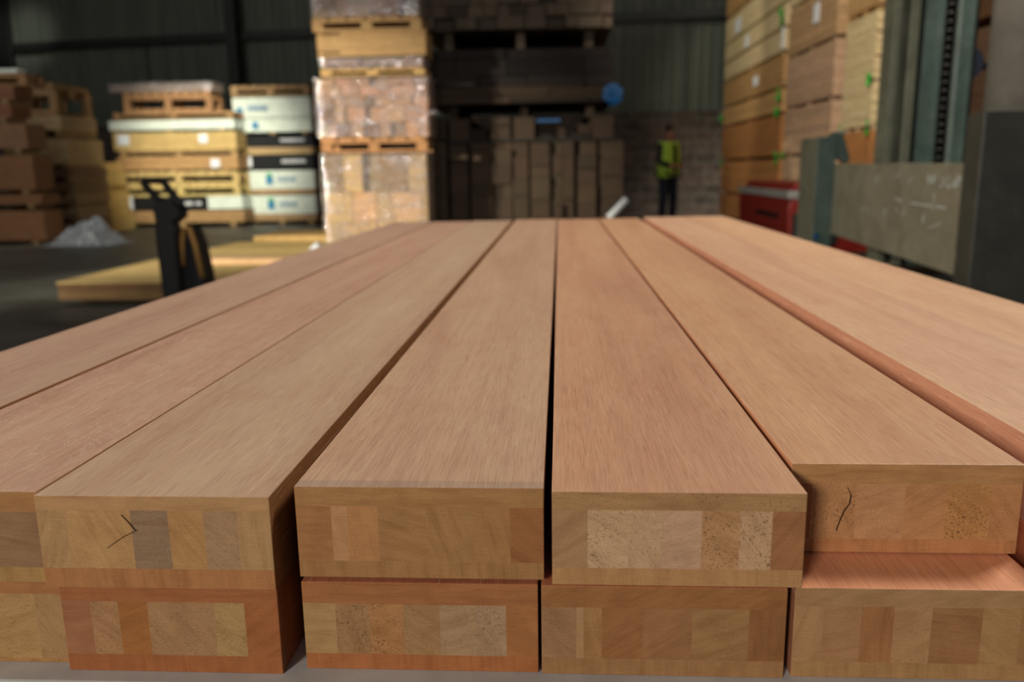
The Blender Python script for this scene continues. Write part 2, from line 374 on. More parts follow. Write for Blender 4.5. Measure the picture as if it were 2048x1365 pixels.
beam(-.634, -.4825, .56, 3.17, ZL, ZT, (166, 136, 120), (138, 98, 64), tan, tan, [(.2, br, .1, .2), (.5, tan, .4, .2), (.8, br, .6, .2), (1, tan, .2, .1)], .2, .18,
     'pinkish planed beam at the far left edge of the top row, beside the open floor', UP)
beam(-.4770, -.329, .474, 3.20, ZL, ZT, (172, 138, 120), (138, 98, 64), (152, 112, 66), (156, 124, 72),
     [(.12, br, .3, .1), (.3, tan, .1, .2), (.55, (150, 110, 66), .2, .1), (.73, (142, 92, 50), .05, .1), (1, (128, 100, 70), .45, .15)], .22, .17,
     'planed beam with pale wavy rub marks on top, second from the left in the top row', UP, rub=1.)
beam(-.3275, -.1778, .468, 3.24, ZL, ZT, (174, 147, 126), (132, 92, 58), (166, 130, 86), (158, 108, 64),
     [(.13, (164, 132, 88), .9, .25), (.405, (168, 132, 84), .15, .22), (.565, (128, 106, 82), .5, .35), (.715, (166, 128, 78), .2, .18), (.86, (150, 122, 88), .3, .3), (1, (162, 130, 86), .0, .1)], .15, .22,
     'tan beam whose end shows one dark grey stave, left of the widest gap in the top row', UP)
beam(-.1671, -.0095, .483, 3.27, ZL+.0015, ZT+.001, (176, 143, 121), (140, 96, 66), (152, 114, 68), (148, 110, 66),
     [(.145, (150, 106, 64), .5, .06), (.21, (172, 130, 88), .1, .12), (.335, (164, 118, 72), .05, .15), (.53, (150, 112, 68), .42, .08), (.72, (152, 114, 70), .12, .15), (.865, (150, 110, 66), .08, .1), (1, (138, 92, 52), .3, .05)], .21, .19,
     'pink-topped beam with a brown end of low contrast, just right of the widest gap', UP, far=.004, band=(160, 134, 118))
beam(-.0045, .1505, .480, 3.27, ZL, ZT, (182, 141, 115), (140, 96, 66), ((156, 122, 80), .5, .35), (166, 128, 82),
     [(.143, (152, 120, 82), .7, .05), (.305, (184, 156, 118), .35, .55), (.44, (180, 152, 116), .1, .4), (.595, (182, 150, 120), .62, .2), (.745, (172, 132, 90), .35, 1.), (.87, (182, 150, 112), .2, 1.), (1, (142, 98, 60), .8, .05)], .19, .19,
     'beam whose end shows pale heavily pitted staves, in the middle of the top row', UP, far=.003)
beam(.1542, .3045, .529, 3.28, ZL+.0005, ZT+.001, (186, 145, 115), (178, 122, 90), (162, 122, 76), (166, 114, 70),
     [(.095, (140, 88, 48), .0, .05), (.29, (168, 124, 80), .1, .6), (.50, (176, 132, 90), .6, .3), (.68, (170, 124, 80), .68, .12), (.87, (170, 124, 72), .3, .8), (1, (168, 120, 76), .2, .1)], .22, .16,
     'beam set back a hand width so the lower beam shows in front of it, with a cracked stave in its end', UP, far=.006)
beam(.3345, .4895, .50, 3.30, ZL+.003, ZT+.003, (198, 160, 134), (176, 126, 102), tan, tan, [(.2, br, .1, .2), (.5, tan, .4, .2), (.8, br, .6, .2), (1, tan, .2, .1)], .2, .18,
     'pinkish beam with its left side showing across a gap, second from the right in the top row', UP)
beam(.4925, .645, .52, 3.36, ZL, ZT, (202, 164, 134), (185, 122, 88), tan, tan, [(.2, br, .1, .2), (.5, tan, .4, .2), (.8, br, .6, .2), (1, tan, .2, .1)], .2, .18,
     'pale outermost beam on the right edge of the top row, nearest the lift truck', UP, far=.008)
# drying splits seen in some end faces
SPLIT = mat_plain('dark_split_wood', (.085, .038, .017), .9, .1)
def crack(beam_name, pts, y, wdt):
    mb = MB(); n = len(pts)
    for k, ((a, b), (c, d)) in enumerate(zip(pts, pts[1:])):
        w0 = wdt*(.35+.65*sin(pi*(k+.2)/n)); w1 = wdt*(.35+.65*sin(pi*(k+1.1)/n))
        mb.hexa([(a-w0, y-.0006, b), (a+w0, y-.0006, b), (a-w0, y+.001, b), (a+w0, y+.001, b), (c-w1, y-.0006, d), (c+w1, y-.0006, d), (c-w1, y+.001, d), (c+w1, y+.001, d)])
    mb.build('split', SPLIT, bpy.data.objects[beam_name])['label'] = 'dark drying split in the end grain'
crack('laminated_beam.005', [(.1914, .8397), (.194, .8344), (.1935, .8281), (.1902, .823), (.188, .8166), (.1859, .8087)], .5289, .00042)
crack('laminated_beam.002', [(-.2842, .82), (-.2733, .8276), (-.263, .8328)], .4679, .00028)
crack('laminated_beam.002', [(-.2722, .8427), (-.268, .8377), (-.2641, .8321)], .4679, .00032)

beam(-.632, -.482, .52, 3.18, ZB, ZL-.0005, (170, 120, 95), (150, 85, 50), br, br, [(.2, br, .1, .2), (.5, tan, .4, .2), (.8, br, .6, .2), (1, tan, .2, .1)], .2, .18,
     'lower beam beneath the far left edge of the stack', LO)
beam(-.475, -.3235, .4815, 3.2, ZB, ZL-.0005, (176, 110, 78), (140, 90, 54), (148, 100, 58), (150, 112, 64),
     [(.3, br, .1, .2), (.6, tan, .4, .2), (.85, (160, 128, 80), .6, .3), (1, (152, 122, 80), .2, .2)], .19, .0+.05,
     'lower beam with a pale tan end, cut off by the left side of the picture', LO)
beam(-.3230, -.1795, .4735, 3.2, ZB, ZL-.0005, (190, 116, 76), (142, 88, 50), (142, 86, 48), (142, 84, 44),
     [(.135, (142, 94, 62), .5, .08), (.265, (152, 114, 76), .3, .55), (.40, (142, 90, 42), .65, .05), (.705, (150, 116, 78), .2, .35), (.845, (156, 128, 80), .35, .5), (1, (142, 84, 44), .7, .05)], .19, .20,
     'orange-brown lower beam under the dark grey stave beam, left of the widest gap', LO)
beam(-.1660, -.0135, .4805, 3.2, ZB, ZL-.0005, (180, 112, 80), (140, 90, 54), (146, 94, 54), (152, 92, 50),
     [(.14, (158, 128, 82), .5, .05), (.285, (148, 114, 74), .1, .7), (.43, (158, 114, 68), .35, .8), (.585, (146, 114, 74), .3, .3), (.74, (154, 128, 94), .6, .3), (.865, (154, 128, 98), .15, .6), (1, (150, 98, 54), .4, .03)], .24, .185,
     'lower beam with a red-brown top layer and pitted pale staves, under the pink-topped beam', LO)
beam(-.0115, .1420, .4795, 3.2, ZB, ZL-.0005, (192, 120, 84), (140, 90, 54), ((138, 94, 52), .65, .1), (142, 106, 66),
     [(.145, (142, 108, 74), .3, .3), (.175, (160, 126, 86), .0, .0), (.25, (150, 112, 68), .1, .3), (.42, (138, 94, 54), .7, .1), (.62, (140, 100, 62), .7, .1), (.85, (142, 108, 66), .62, .25), (1, (126, 84, 46), .0, .03)], .235, .19,
     'brown lower beam with a dark right stave, under the beam of pale pitted staves', LO)
beam(.1470, .3005, .4815, 3.2, ZB, ZL-.0005, (216, 150, 112), (160, 108, 80), ((152, 120, 80), .62, .05), (152, 118, 74),
     [(.12, (158, 122, 82), .9, .1), (.27, (150, 112, 74), .55, .12), (.40, (144, 100, 60), .0, .1), (.55, (156, 120, 80), .66, .25), (.75, (140, 100, 60), .45, .25), (.9, (152, 118, 74), .3, .1), (1, (144, 108, 66), .3, .1)], .2, .18,
     'lower right beam whose orange top shows in front of the set back beam', LO)
beam(.334, .484, .50, 3.2, ZB, ZL+.0025, (205, 125, 90), (175, 100, 66), br, br, [(.2, br, .1, .2), (.5, tan, .4, .2), (.8, br, .6, .2), (1, tan, .2, .1)], .2, .18,
     'lower beam beneath the second beam from the right', LO)
beam(.4875, .640, .52, 3.2, ZB, ZL-.0005, (205, 125, 90), (175, 100, 66), br, br, [(.2, br, .1, .2), (.5, tan, .4, .2), (.8, br, .6, .2), (1, tan, .2, .1)], .2, .18,
     'lower beam beneath the outermost right beam', LO)

# board and bearers that carry the stack
m = MB(); m.box(-.66, .66, .462, 3.3, ZB-.018, ZB, rz=.004); tag(m.build('packing_board', GREYB, None, (0, .462, ZB-.018), .002), 'grey packing board laid flat under the lower row of beams', 'board')
for k, y in enumerate((.56, 1.8, 3.05)):
    m = MB(); m.box(-.66, .66, y, y+.09, ZB-.018-.08, ZB-.018, tint=(.20, .14, .08))
    tag(m.build('wooden_bearer', ROUGH, None, (0, y, ZB-.098), .003), ['wooden bearer under the near end of the beam stack', 'wooden bearer under the middle of the beam stack', 'wooden bearer under the far end of the beam stack'][k], 'bearer', 'bearers under the beam stack')
m = MB()
for i in range(8):
    for j in range(9): m.box(-.655+i*.164, -.655+i*.164+.160, .5+J(.01), 3.3, .02+j*.0678, .02+j*.0678+.066, tint=jit((.36, .22, .12), .15))
tag(m.build('beam_pack', ROUGH, None, (0, .5, .02)), 'lower pack of beams on the floor carrying the beam stack', 'timber pack')

# ------------------------------------------------------------------ pack builders
def pallet(x0, x1, y0, y1, z0, z1, label, tint=(.42, .27, .13), group=None, name='pallet', nb=3, cat='pallet'):
    t = thing(name, ((x0+x1)/2, (y0+y1)/2, z0), label, cat, group); H = z1-z0; d = H*.2; W = x1-x0; D = y1-y0
    mb = MB(); n = max(4, int(W/.19)); 
    for i in range(n): mb.box(x0+i*W/n, x0+(i+.82)*W/n, y0, y1, z1-d, z1, tint=jit(tint, .12))
    mb.build('deck', ROUGH, t)
    mb = MB()
    for j in range(3):
        yy = y0+j*(D-.1)/2; mb.box(x0, x1, yy, yy+.1, z1-2*d+.001, z1-d, tint=jit(tint, .1))
    mb.build('stringer', ROUGH, t)
    for i in range(nb):
        for j in range(2):
            xx = x0+i*(W-.12)/(nb-1); yy = y0+j*(D-.12)
            mb = MB(); mb.box(xx, xx+.12, yy, yy+.12, z0+d*.9, z1-2*d, tint=jit(tint, .1)); mb.build('block', ROUGH, t)
    for j in range(2):
        mb = MB(); yy = y0+j*(D-.1); mb.box(x0, x1, yy, yy+.1, z0, z0+d*.9, tint=jit(tint, .1)); mb.build('bottom_board', ROUGH, t)
    return t
def film_box(x0, x1, y0, y1, z0, z1, parent, amp=.012, name='film_wrap'):
    """thin wrinkled plastic skin round the four sides and the top"""
    mb = MB(); nz = max(4, int((z1-z0)/.05)); per = []
    nx = 18; ny = 12
    for i in range(nx): per.append((x0+(x1-x0)*i/nx, y0))
    for i in range(ny): per.append((x1, y0+(y1-y0)*i/ny))
    for i in range(nx): per.append((x1-(x1-x0)*i/nx, y1))
    for i in range(ny): per.append((x0, y1-(y1-y0)*i/ny))
    cx, cy = (x0+x1)/2, (y0+y1)/2; rows = []
    for j in range(nz+1):
        row = []
        for (x, y) in per:
            a = 1+ (amp + J(amp))/ (x1-x0); row.append(mb.bm.verts.new((cx+(x-cx)*a, cy+(y-cy)*a, z0+(z1-z0)*j/nz+J(.006))))
        rows.append(row)
    n = len(per)
    for a, b in zip(rows, rows[1:]):
        for k in range(n): mb.face([a[k], a[(k+1) % n], b[(k+1) % n], b[k]], smooth=True)
    mb.face(rows[-1], smooth=True)
    return mb.build(name, FILM, parent)
def block_face(mb, x0, x1, y0, y1, z0, z1, tint, cell=(.16, .1), var=.2, rough=.03, tall=.3):
    """mosaic of timber ends filling the rectangle; each timber runs back to y1"""
    z = z0
    while z < z1-.02:
        h = min(cell[1]*random.choice((1, 1, 1.6, .8)), z1-z); x = x0+J(.01)
        if z1-z-h < .03: h = z1-z
        while x < x1-.02:
            wd = min(cell[0]*random.uniform(.55, 1.3), x1-x)
            if x1-x-wd < .04: wd = x1-x
            c = jit(tint, var); 
            if random.random() < .12: c = tuple(v*.5 for v in c)
            if random.random() < tall and z+h*2 < z1: pass
            mb.box(max(x, x0), x+wd-.009, y0+random.uniform(0, rough)*(3 if random.random() < .15 else 1), y1, z, z+h-.007, tint=c); x += wd
        z += h
def layers(mb, x0, x1, y0, y1, z0, z1, tint, n, var=.08, inset=.006):
    h = (z1-z0)/n
    for i in range(n): mb.box(x0+random.uniform(0, inset), x1-random.uniform(0, inset), y0+random.uniform(0, inset*2), y1-random.uniform(0, inset*2), z0+i*h, z0+(i+.93)*h, tint=jit(tint, var))
def bearers(t, x0, x1, y0, y1, z0, z1, tint, xs=None, alongx=False):
    if alongx:
        for f in (.04, .5, .9):
            yy = y0+(y1-y0)*f; mb = MB(); mb.box(x0, x1, yy, yy+.09, z0, z1, tint=tint); mb.build('bearer', ROUGH, t)
    else:
        for f in (xs or (.03, .46, .88)):
            xx = x0+(x1-x0)*f; mb = MB(); mb.box(xx, xx+.1, y0, y1, z0, z1, tint=tint); mb.build('bearer', ROUGH, t)

# ------------------------------------------------------------------ tall stack of wrapped block packs, left of the dark stack
TX0, TX1, TY0, TY1 = -2.70, -1.47, 9.5, 9.97
TT = 'tall pale stack of film-wrapped packs'
pallet(TX0, TX1, TY0, TY1, 0, .14, 'pallet on the floor at the foot of the tall film-wrapped stack', group=TT)
def wrapped(x0, x1, z0, z1, label, tint, cell, film=(0, 1), y0=TY0):
    t = thing('wrapped_timber_pack', ((x0+x1)/2, (y0+TY1)/2, z0), label, 'timber pack', TT)
    mb = MB(); block_face(mb, x0+.015, x1-.015, y0+.02, TY1-.02, z0, z1-.01, tint, cell); mb.build('timber_blocks', ROUGH, t)
    H = z1-z0; film_box(x0, x1, y0, TY1, z0+H*film[0]+.012, z0+H*film[1]-.012, t); return t
wrapped(TX0, TX1, .14, 1.26, 'large bottom film-wrapped pack of pale blocks, catching the brightest glare', (.60, .40, .17), (.26, .34))
pallet(TX0+.02, TX1, TY0, TY1, 1.262, 1.42, 'reddish pallet between the two lowest wrapped packs of the tall stack', (.46, .24, .11), TT)
wrapped(TX0-.02, TX1+.04, 1.42, 2.09, 'second film-wrapped pack up in the tall stack, with a ragged mosaic of reddish blocks', (.50, .28, .15), (.2, .11))
pallet(TX0+.06, TX1, TY0, TY1, 2.092, 2.17, 'thin yellow pallet with a pale wrapped pack on it in the tall stack', (.58, .38, .16), TT)
wrapped(TX0+.05, TX1, 2.17, 2.30, 'thin film-wrapped pack below the plain yellow board pack', (.42, .30, .26), (.5, .05))
t = thing('board_pack', (-2.05, 10, 2.302), 'plain yellow board pack with two dark slots at its left end', 'timber pack', TT)
m = MB(); x0, x1 = TX0+.04, TX1+.02
for z0, z1, s in ((2.302, 2.335, 0), (2.335, 2.355, 1), (2.355, 2.40, 0), (2.40, 2.50, 0), (2.50, 2.53, 0), (2.53, 2.55, 1), (2.55, 2.565, 0)):
    if s: m.box(x0+.26, x1, TY0, TY1, z0, z1, tint=(.55, .34, .15)); m.box(x0, x0+.05, TY0+.05, TY1, z0, z1, tint=(.55, .36, .16))
    else: m.box(x0, x1, TY0, TY1, z0, z1-.002, tint=jit((.56, .36, .17), .06))
m.build('boards', ROUGH, t)
pallet(TX0, TX1-.02, TY0, TY1, 2.567, 2.71, 'pallet with dark openings just under the topmost wrapped pack of the tall stack', (.56, .36, .17), TT)
wrapped(TX0, TX1-.03, 2.71, 3.30, 'topmost film-wrapped pack of the tall stack, cut off by the top of the picture', (.45, .31, .22), (.3, .12))
m = MB(); m.tube([(-1.45, 9.47, 1.66), (-1.38, 9.45, 1.69), (-1.33, 9.47, 1.67)], [.012, .03, .01], 8)
tag(m.build('loose_film_end', FILM), 'loose end of film sticking out right of the second wrapped pack', 'plastic film')

# ------------------------------------------------------------------ dark stack in the centre
DX0, DX1, DY0, DY1 = -1.56, .70, 10.15, 12.2
DT = 'tall dark stack in the middle'
shade_dk = (.055, .036, .023)  # shade on this stack is put into the wood tint
def dark(z0, z1, label, cell, x0=DX0, x1=DX1, y0=DY0, tint=shade_dk, gap=0, name='timber_pack', bz=None, tall=.3):
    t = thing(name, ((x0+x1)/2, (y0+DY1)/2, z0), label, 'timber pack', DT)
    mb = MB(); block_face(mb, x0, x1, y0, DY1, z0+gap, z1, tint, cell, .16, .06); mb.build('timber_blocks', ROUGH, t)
    if gap: 
        for f in (.12, .5, .86):
            xx = x0+(x1-x0)*f; mb = MB(); mb.box(xx, xx+.1, y0+.35, DY1, z0, z0+gap, tint=tint); mb.build('bearer', ROUGH, t)
    return t
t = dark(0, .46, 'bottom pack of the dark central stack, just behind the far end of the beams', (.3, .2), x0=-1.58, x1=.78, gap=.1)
m = MB(); m.tube([(.60, 10.10, .46), (.64, 10.10, .49), (.82, 10.10, .68)], .04, 12); m.build('plastic_tube', PAPER, t)['label'] = 'short white plastic tube sticking out'
# middle pack of upright blocks separated by dark slits
t = thing('timber_pack', (-.4, 11.2, .46), 'pack of upright blocks with dark slits between them in the dark central stack', 'timber pack', DT)
m = MB(); xs = [-1.58, -1.36, -1.32, -1.06, -1.03, -.72, -.41, -.24, -.21, .02, .06, .30, .34, .46, .49, .78]
cols = [(-1.58, -1.345), (-1.305, -1.09), (-1.055, -.80), (-.795, -.56), (-.55, -.36), (-.33, -.10), (-.06, .05), (.055, .19), (.235, .46), (.50, .78)]
for a, b in cols:
    z = .46
    while z < 1.36:
        h = min(random.uniform(.13, .3), 1.37-z); m.box(a, b, DY0+random.uniform(0, .08), DY1, z, z+h-.004, tint=jit(shade_dk, .2)); z += h
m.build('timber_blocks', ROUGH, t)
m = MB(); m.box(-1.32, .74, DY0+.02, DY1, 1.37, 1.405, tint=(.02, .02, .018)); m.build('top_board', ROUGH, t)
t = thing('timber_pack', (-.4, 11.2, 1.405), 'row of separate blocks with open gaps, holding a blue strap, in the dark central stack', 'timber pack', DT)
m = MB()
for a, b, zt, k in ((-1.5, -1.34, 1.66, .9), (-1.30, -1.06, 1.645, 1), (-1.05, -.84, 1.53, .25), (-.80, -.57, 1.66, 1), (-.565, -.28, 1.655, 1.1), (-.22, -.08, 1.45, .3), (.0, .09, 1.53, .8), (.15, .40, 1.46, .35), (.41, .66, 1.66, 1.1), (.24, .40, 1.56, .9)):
    m.box(a, b, DY0+random.uniform(0, .05), DY1, 1.405, zt, tint=tuple(v*k for v in shade_dk))
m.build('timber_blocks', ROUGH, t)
m = MB(); m.box(-.25, .03, DY0-.01, DY0+.05, 1.595, 1.625); m.build('strap', BLUEP, t)
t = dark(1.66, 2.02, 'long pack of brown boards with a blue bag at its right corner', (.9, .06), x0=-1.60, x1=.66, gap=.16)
dark(2.02, 2.44, 'nearly black pack in the deepest shade of the dark central stack', (.7, .12), x0=-1.62, x1=.66, tint=(.024, .018, .016))  # near-black tint, with the shade put into the colour
m = MB()
for k in range(7):
    a = 2*pi*k/7; m.hexa([(.62, DY0-.05, 1.83), (.66, DY0-.05, 1.83), (.62, DY0-.03, 1.83), (.66, DY0-.03, 1.83), (.62+.12*cos(a), DY0-.1, 1.88+.12*sin(a)), (.68+.10*cos(a+.5), DY0-.1, 1.89+.12*sin(a+.5)), (.62+.12*cos(a), DY0-.08, 1.88+.12*sin(a)), (.68+.10*cos(a+.5), DY0-.08, 1.89+.12*sin(a+.5))])
m.tube([(.64, DY0-.06, 1.90), (.64, DY0-.01, 1.90)], .115, 14)
tag(m.build('blue_bag', BLUEP), 'crumpled blue plastic bag hanging at the right corner of the long dark pack', 'plastic bag')
dark(2.44, 3.35, 'topmost mosaic pack of the dark central stack, cut off by the top of the picture', (.26, .085), x0=-1.62, x1=.64, y0=DY0-.12, tint=(.13, .10, .075), gap=.2)  # tint lowered for shade too, less than in the packs below

# ------------------------------------------------------------------ sheet stacks at the back left
def sheets(x0, x1, y0, y1, z0, z1, label, tint, n, group, cat='sheet pack', name='sheet_pack', mat=ROUGH, labels=(), gap=0, gt=(.3, .2, .1)):
    t = thing(name, ((x0+x1)/2, (y0+y1)/2, z0), label, cat, group)
    mb = MB(); layers(mb, x0, x1, y0, y1, z0+gap, z1, tint, n); mb.build('sheets' if mat is ROUGH else 'wrapping', mat, t)
    if gap: bearers(t, x0, x1, y0, y1, z0, z0+gap, gt)
    for kind, lx, lw, lz, lh in labels:
        mb = MB(); yy = y0-.012
        mb.box(lx, lx+lw, yy, y0, lz, lz+lh); mb.build('paper_label', {'p': PAPER, 'b': PRINTB, 'g': PRINTG, 's': PRINTS, 'w': PRINTW}[kind], t)
    return t
GA = 'sheet stack against the back wall, behind the pallet truck'
ax0, ax1, ay0, ay1 = -8.74, -6.28, 16.3, 16.87
S = ay0/1653.
sheets(ax0+.05, ax1+.05, ay0, ay1, 0, .33, 'light brown bottom pack of the stack behind the pallet truck', (.42, .26, .13), 5, GA, gap=.1)
t = sheets(ax0+.05, ax1+.02, ay0, ay1, .33, .62, 'black-wrapped sheet pack with white labels, low in the stack behind the pallet truck', (1, 1, 1), 1, GA, mat=BLACKW,
       labels=(('p', ax0+.09, .17, .36, .26), ('w', -7.42, .16, .44, .07), ('w', -7.2, .12, .44, .07)))
m = MB(); m.box(-6.95, ax1+.03, ay0-.015, ay0+.6, .36, .61); m.build('pale_wrap', WHITEW, t)
pallet(ax0+.03, ax1, ay0, ay1, .62, .86, 'lower yellow slatted pallet in the stack behind the pallet truck', (.60, .46, .20), GA)
pallet(ax0, ax1, ay0, ay1, .86, 1.10, 'upper yellow slatted pallet in the stack behind the pallet truck', (.60, .44, .20), GA)
sheets(ax0, ax1, ay0, ay1, 1.10, 1.38, 'orange-tan sheet pack with one label at its right end', (.52, .32, .15), 5, GA, labels=(('p', -6.82, .18, 1.17, .16),), gap=.04)
pallet(ax0+.1, ax1, ay0, ay1, 1.38, 1.52, 'pallet between the orange-tan pack and the two-label yellow pack', (.40, .26, .12), GA)
sheets(ax0-.02, ax1, ay0, ay1, 1.52, 1.86, 'yellow sheet pack with a white label near each end', (.62, .46, .20), 6, GA, labels=(('p', ax0+.08, .24, 1.62, .2), ('p', -7.02, .17, 1.64, .17)))
sheets(ax0-.08, ax1-.02, ay0, ay1, 1.86, 2.10, 'thin white-wrapped pack near the top of the stack behind the pallet truck', (1, 1, 1), 1, GA, mat=WHITEW, gap=.05)
pallet(ax0+.05, ax1-.02, ay0, ay1, 2.10, 2.24, 'brown pallet lying on the thin white-wrapped pack', (.34, .2, .1), GA)
pallet(ax0+.28, ax1-.42, ay0, ay1, 2.24, 2.62, 'tall open frame crate on top of the stack behind the pallet truck', (.36, .2, .1), GA, name='open_crate', cat='crate')
t = thing('wrapped_bundle', (-7.8, 16.9, 2.62), 'flat film-wrapped bundle crowning the stack behind the pallet truck', 'bundle', GA)
m = MB(); layers(m, ax0+.02, ax1-.40, ay0, ay1, 2.62, 2.76, (.32, .24, .2), 3); m.build('boards', ROUGH, t); film_box(ax0, ax1-.38, ay0-.02, ay1, 2.625, 2.80, t)

GB = 'white branded sheet stack beside the tall wrapped stack'
bx0, bx1, by0, by1 = -6.54, -4.95, 16.9, 18.1
def brand(z, h, x=-5.95): return (('b', x, .14, z+h*.25, h*.42), ('g', x+.02, .10, z+h*.67, h*.16), ('s', x+.25, .10, z+h*.38, h*.22), ('s', x+.37, .10, z+h*.38, h*.22), ('s', x+.49, .12, z+h*.38, h*.22))
sheets(bx0+.15, bx1, by0, by1, 0, .22, 'brown timber base of the white branded stack', (.42, .28, .16), 3, GB, gap=.08)
sheets(bx0+.10, bx1, by0, by1, .22, .62, 'lowest white-wrapped pack with blue and green logo', (1, 1, 1), 1, GB, mat=WHITEW, labels=brand(.22, .4))
sheets(bx0+.10, bx1, by0, by1, .62, .72, 'brown boards between the two lowest white-wrapped packs', (.38, .24, .13), 2, GB)
sheets(bx0+.06, bx1, by0, by1, .72, 1.12, 'second white-wrapped pack with blue and green logo, from the bottom', (1, 1, 1), 1, GB, mat=WHITEW, labels=brand(.72, .4))
sheets(bx0+.05, bx1, by0, by1, 1.12, 1.42, 'black-wrapped pack with pale lettering, directly on the second white-wrapped pack', (1, 1, 1), 1, GB, mat=BLACKW, labels=(('p', bx0+.12, .2, 1.17, .2), ('w', -5.6, .5, 1.24, .07)))
sheets(bx0+.05, bx1, by0, by1, 1.42, 1.56, 'tan boards between the two black-wrapped packs', (.50, .36, .2), 2, GB)
sheets(bx0+.02, bx1, by0, by1, 1.56, 1.80, 'upper black-wrapped pack of the white branded stack', (1, 1, 1), 1, GB, mat=BLACKW, labels=(('p', bx0+.08, .16, 1.6, .16), ('w', -5.6, .5, 1.66, .06)))
sheets(bx0, bx1, by0, by1, 1.80, 2.14, 'bright white-wrapped pack directly above the black-wrapped ones', (1, 1, 1), 1, GB, mat=WHITEW, labels=(('b', -6.15, .12, 1.92, .14),), gap=.06)
sheets(bx0, bx1, by0, by1, 2.14, 2.56, 'topmost white-wrapped pack with a small blue mark at its left end', (1, 1, 1), 1, GB, mat=WHITEW, labels=(('b', -6.45, .12, 2.22, .12), ('s', -6.22, .4, 2.28, .1)))
pallet(bx0, bx1, by0, by1, 2.56, 2.76, 'wooden pallet lying on top of the white branded stack', (.42, .28, .15), GB)

GC = 'shaded stack of pale packs in the left background'
cx0, cx1, cy0, cy1 = -9.45, -8.28, 14.0, 15.1
z = 0
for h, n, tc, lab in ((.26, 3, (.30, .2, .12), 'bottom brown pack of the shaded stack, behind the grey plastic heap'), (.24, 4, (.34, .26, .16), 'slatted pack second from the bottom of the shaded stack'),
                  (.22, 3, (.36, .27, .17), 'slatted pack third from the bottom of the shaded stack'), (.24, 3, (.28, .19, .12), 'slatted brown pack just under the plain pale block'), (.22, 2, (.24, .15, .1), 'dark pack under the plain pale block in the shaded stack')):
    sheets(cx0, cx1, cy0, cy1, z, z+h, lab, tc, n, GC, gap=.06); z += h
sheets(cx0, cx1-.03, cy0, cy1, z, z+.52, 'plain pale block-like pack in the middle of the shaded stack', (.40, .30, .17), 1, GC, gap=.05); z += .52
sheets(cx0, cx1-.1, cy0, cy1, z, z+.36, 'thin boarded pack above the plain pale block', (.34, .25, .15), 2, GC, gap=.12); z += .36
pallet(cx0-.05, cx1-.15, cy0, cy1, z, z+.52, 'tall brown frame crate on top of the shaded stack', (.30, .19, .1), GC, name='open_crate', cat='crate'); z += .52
t = thing('sheet_pack', (-8.6, 15.6, 0), 'narrow stepped pile of yellow sheet ends between the shaded stack and the labelled stack', 'sheet pack')
m = MB()
for z0, z1, a, b in ((0, .30, -7.75, -7.35), (.30, .42, -7.95, -7.40), (.42, .72, -7.7, -7.42), (.72, .84, -8.0, -7.5), (.84, 1.10, -7.78, -7.45), (1.10, 1.30, -7.95, -7.48)): m.box(a-.95, b-1.08, 15.3, 16.2, z0, z1-.01, tint=jit((.62, .46, .2), .1))
m.build('sheets', ROUGH, t)

GD = 'brown stack at the far left edge'
dx0, dx1, dy0, dy1 = -9.9, -7.95, 12.5, 13.0
z = 0
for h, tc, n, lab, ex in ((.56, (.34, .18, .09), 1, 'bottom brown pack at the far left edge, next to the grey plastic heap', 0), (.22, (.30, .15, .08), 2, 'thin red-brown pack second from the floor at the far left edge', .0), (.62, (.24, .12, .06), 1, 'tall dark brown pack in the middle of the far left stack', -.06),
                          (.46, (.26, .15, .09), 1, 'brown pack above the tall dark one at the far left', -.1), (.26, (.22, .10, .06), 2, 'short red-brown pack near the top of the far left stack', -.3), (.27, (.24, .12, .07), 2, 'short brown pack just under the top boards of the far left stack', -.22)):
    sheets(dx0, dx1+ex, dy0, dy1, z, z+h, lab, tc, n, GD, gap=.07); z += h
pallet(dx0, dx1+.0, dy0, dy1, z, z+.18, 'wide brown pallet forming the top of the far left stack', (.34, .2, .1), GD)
m = MB(); m.box(-8.9, -8.2, 12.7, 12.95, z+.18, z+.27); tag(m.build('wrapped_parcel', WHITEW, None, None, .03), 'small pale parcel lying on top of the far left stack', 'parcel')

# crumpled sheet heap
def heap(name, cx, cy, sx, sy, h, mat, label, cat, seed=3, n=44, z=0):
    from mathutils import noise
    random.seed(seed); mb = MB(); g = []
    for i in range(n+1):
        row = []
        for j in range(n+1):
            u, v = i/n*2-1, j/n*2-1; r = math.hypot(u, v); e = max(0, 1-r**2)**.6
            q = Vector((u*2.2+seed, v*2.2, 0)); rid = 1-abs(noise.noise(q))*2.2; rid2 = 1-abs(noise.noise(q*2.6))*2
            peak = max(0, 1-math.hypot((u-.30)*1.4, v*.8)*1.1)*.9 + max(0, 1-math.hypot((u+.45)*1.6, v)*1.2)*.45
            row.append(mb.bm.verts.new((cx+u*sx*.5*(1+.15*noise.noise(q*1.3)), cy+v*sy*.5*(1+.15*noise.noise(q*1.7)), z+.004+max(0, e*h*(.10+peak*(.55+.45*rid)+.12*rid2)))))
        g.append(row)
    for i in range(n):
        for j in range(n): mb.face([g[i][j], g[i+1][j], g[i+1][j+1], g[i][j+1]])
    return tag(mb.build(name, mat), label, cat)
heap('plastic_sheet_heap', -7.35, 12.6, 1.2, .9, .50, GREYF, 'crumpled grey-white plastic sheet lying on the floor at the left', 'plastic sheet')

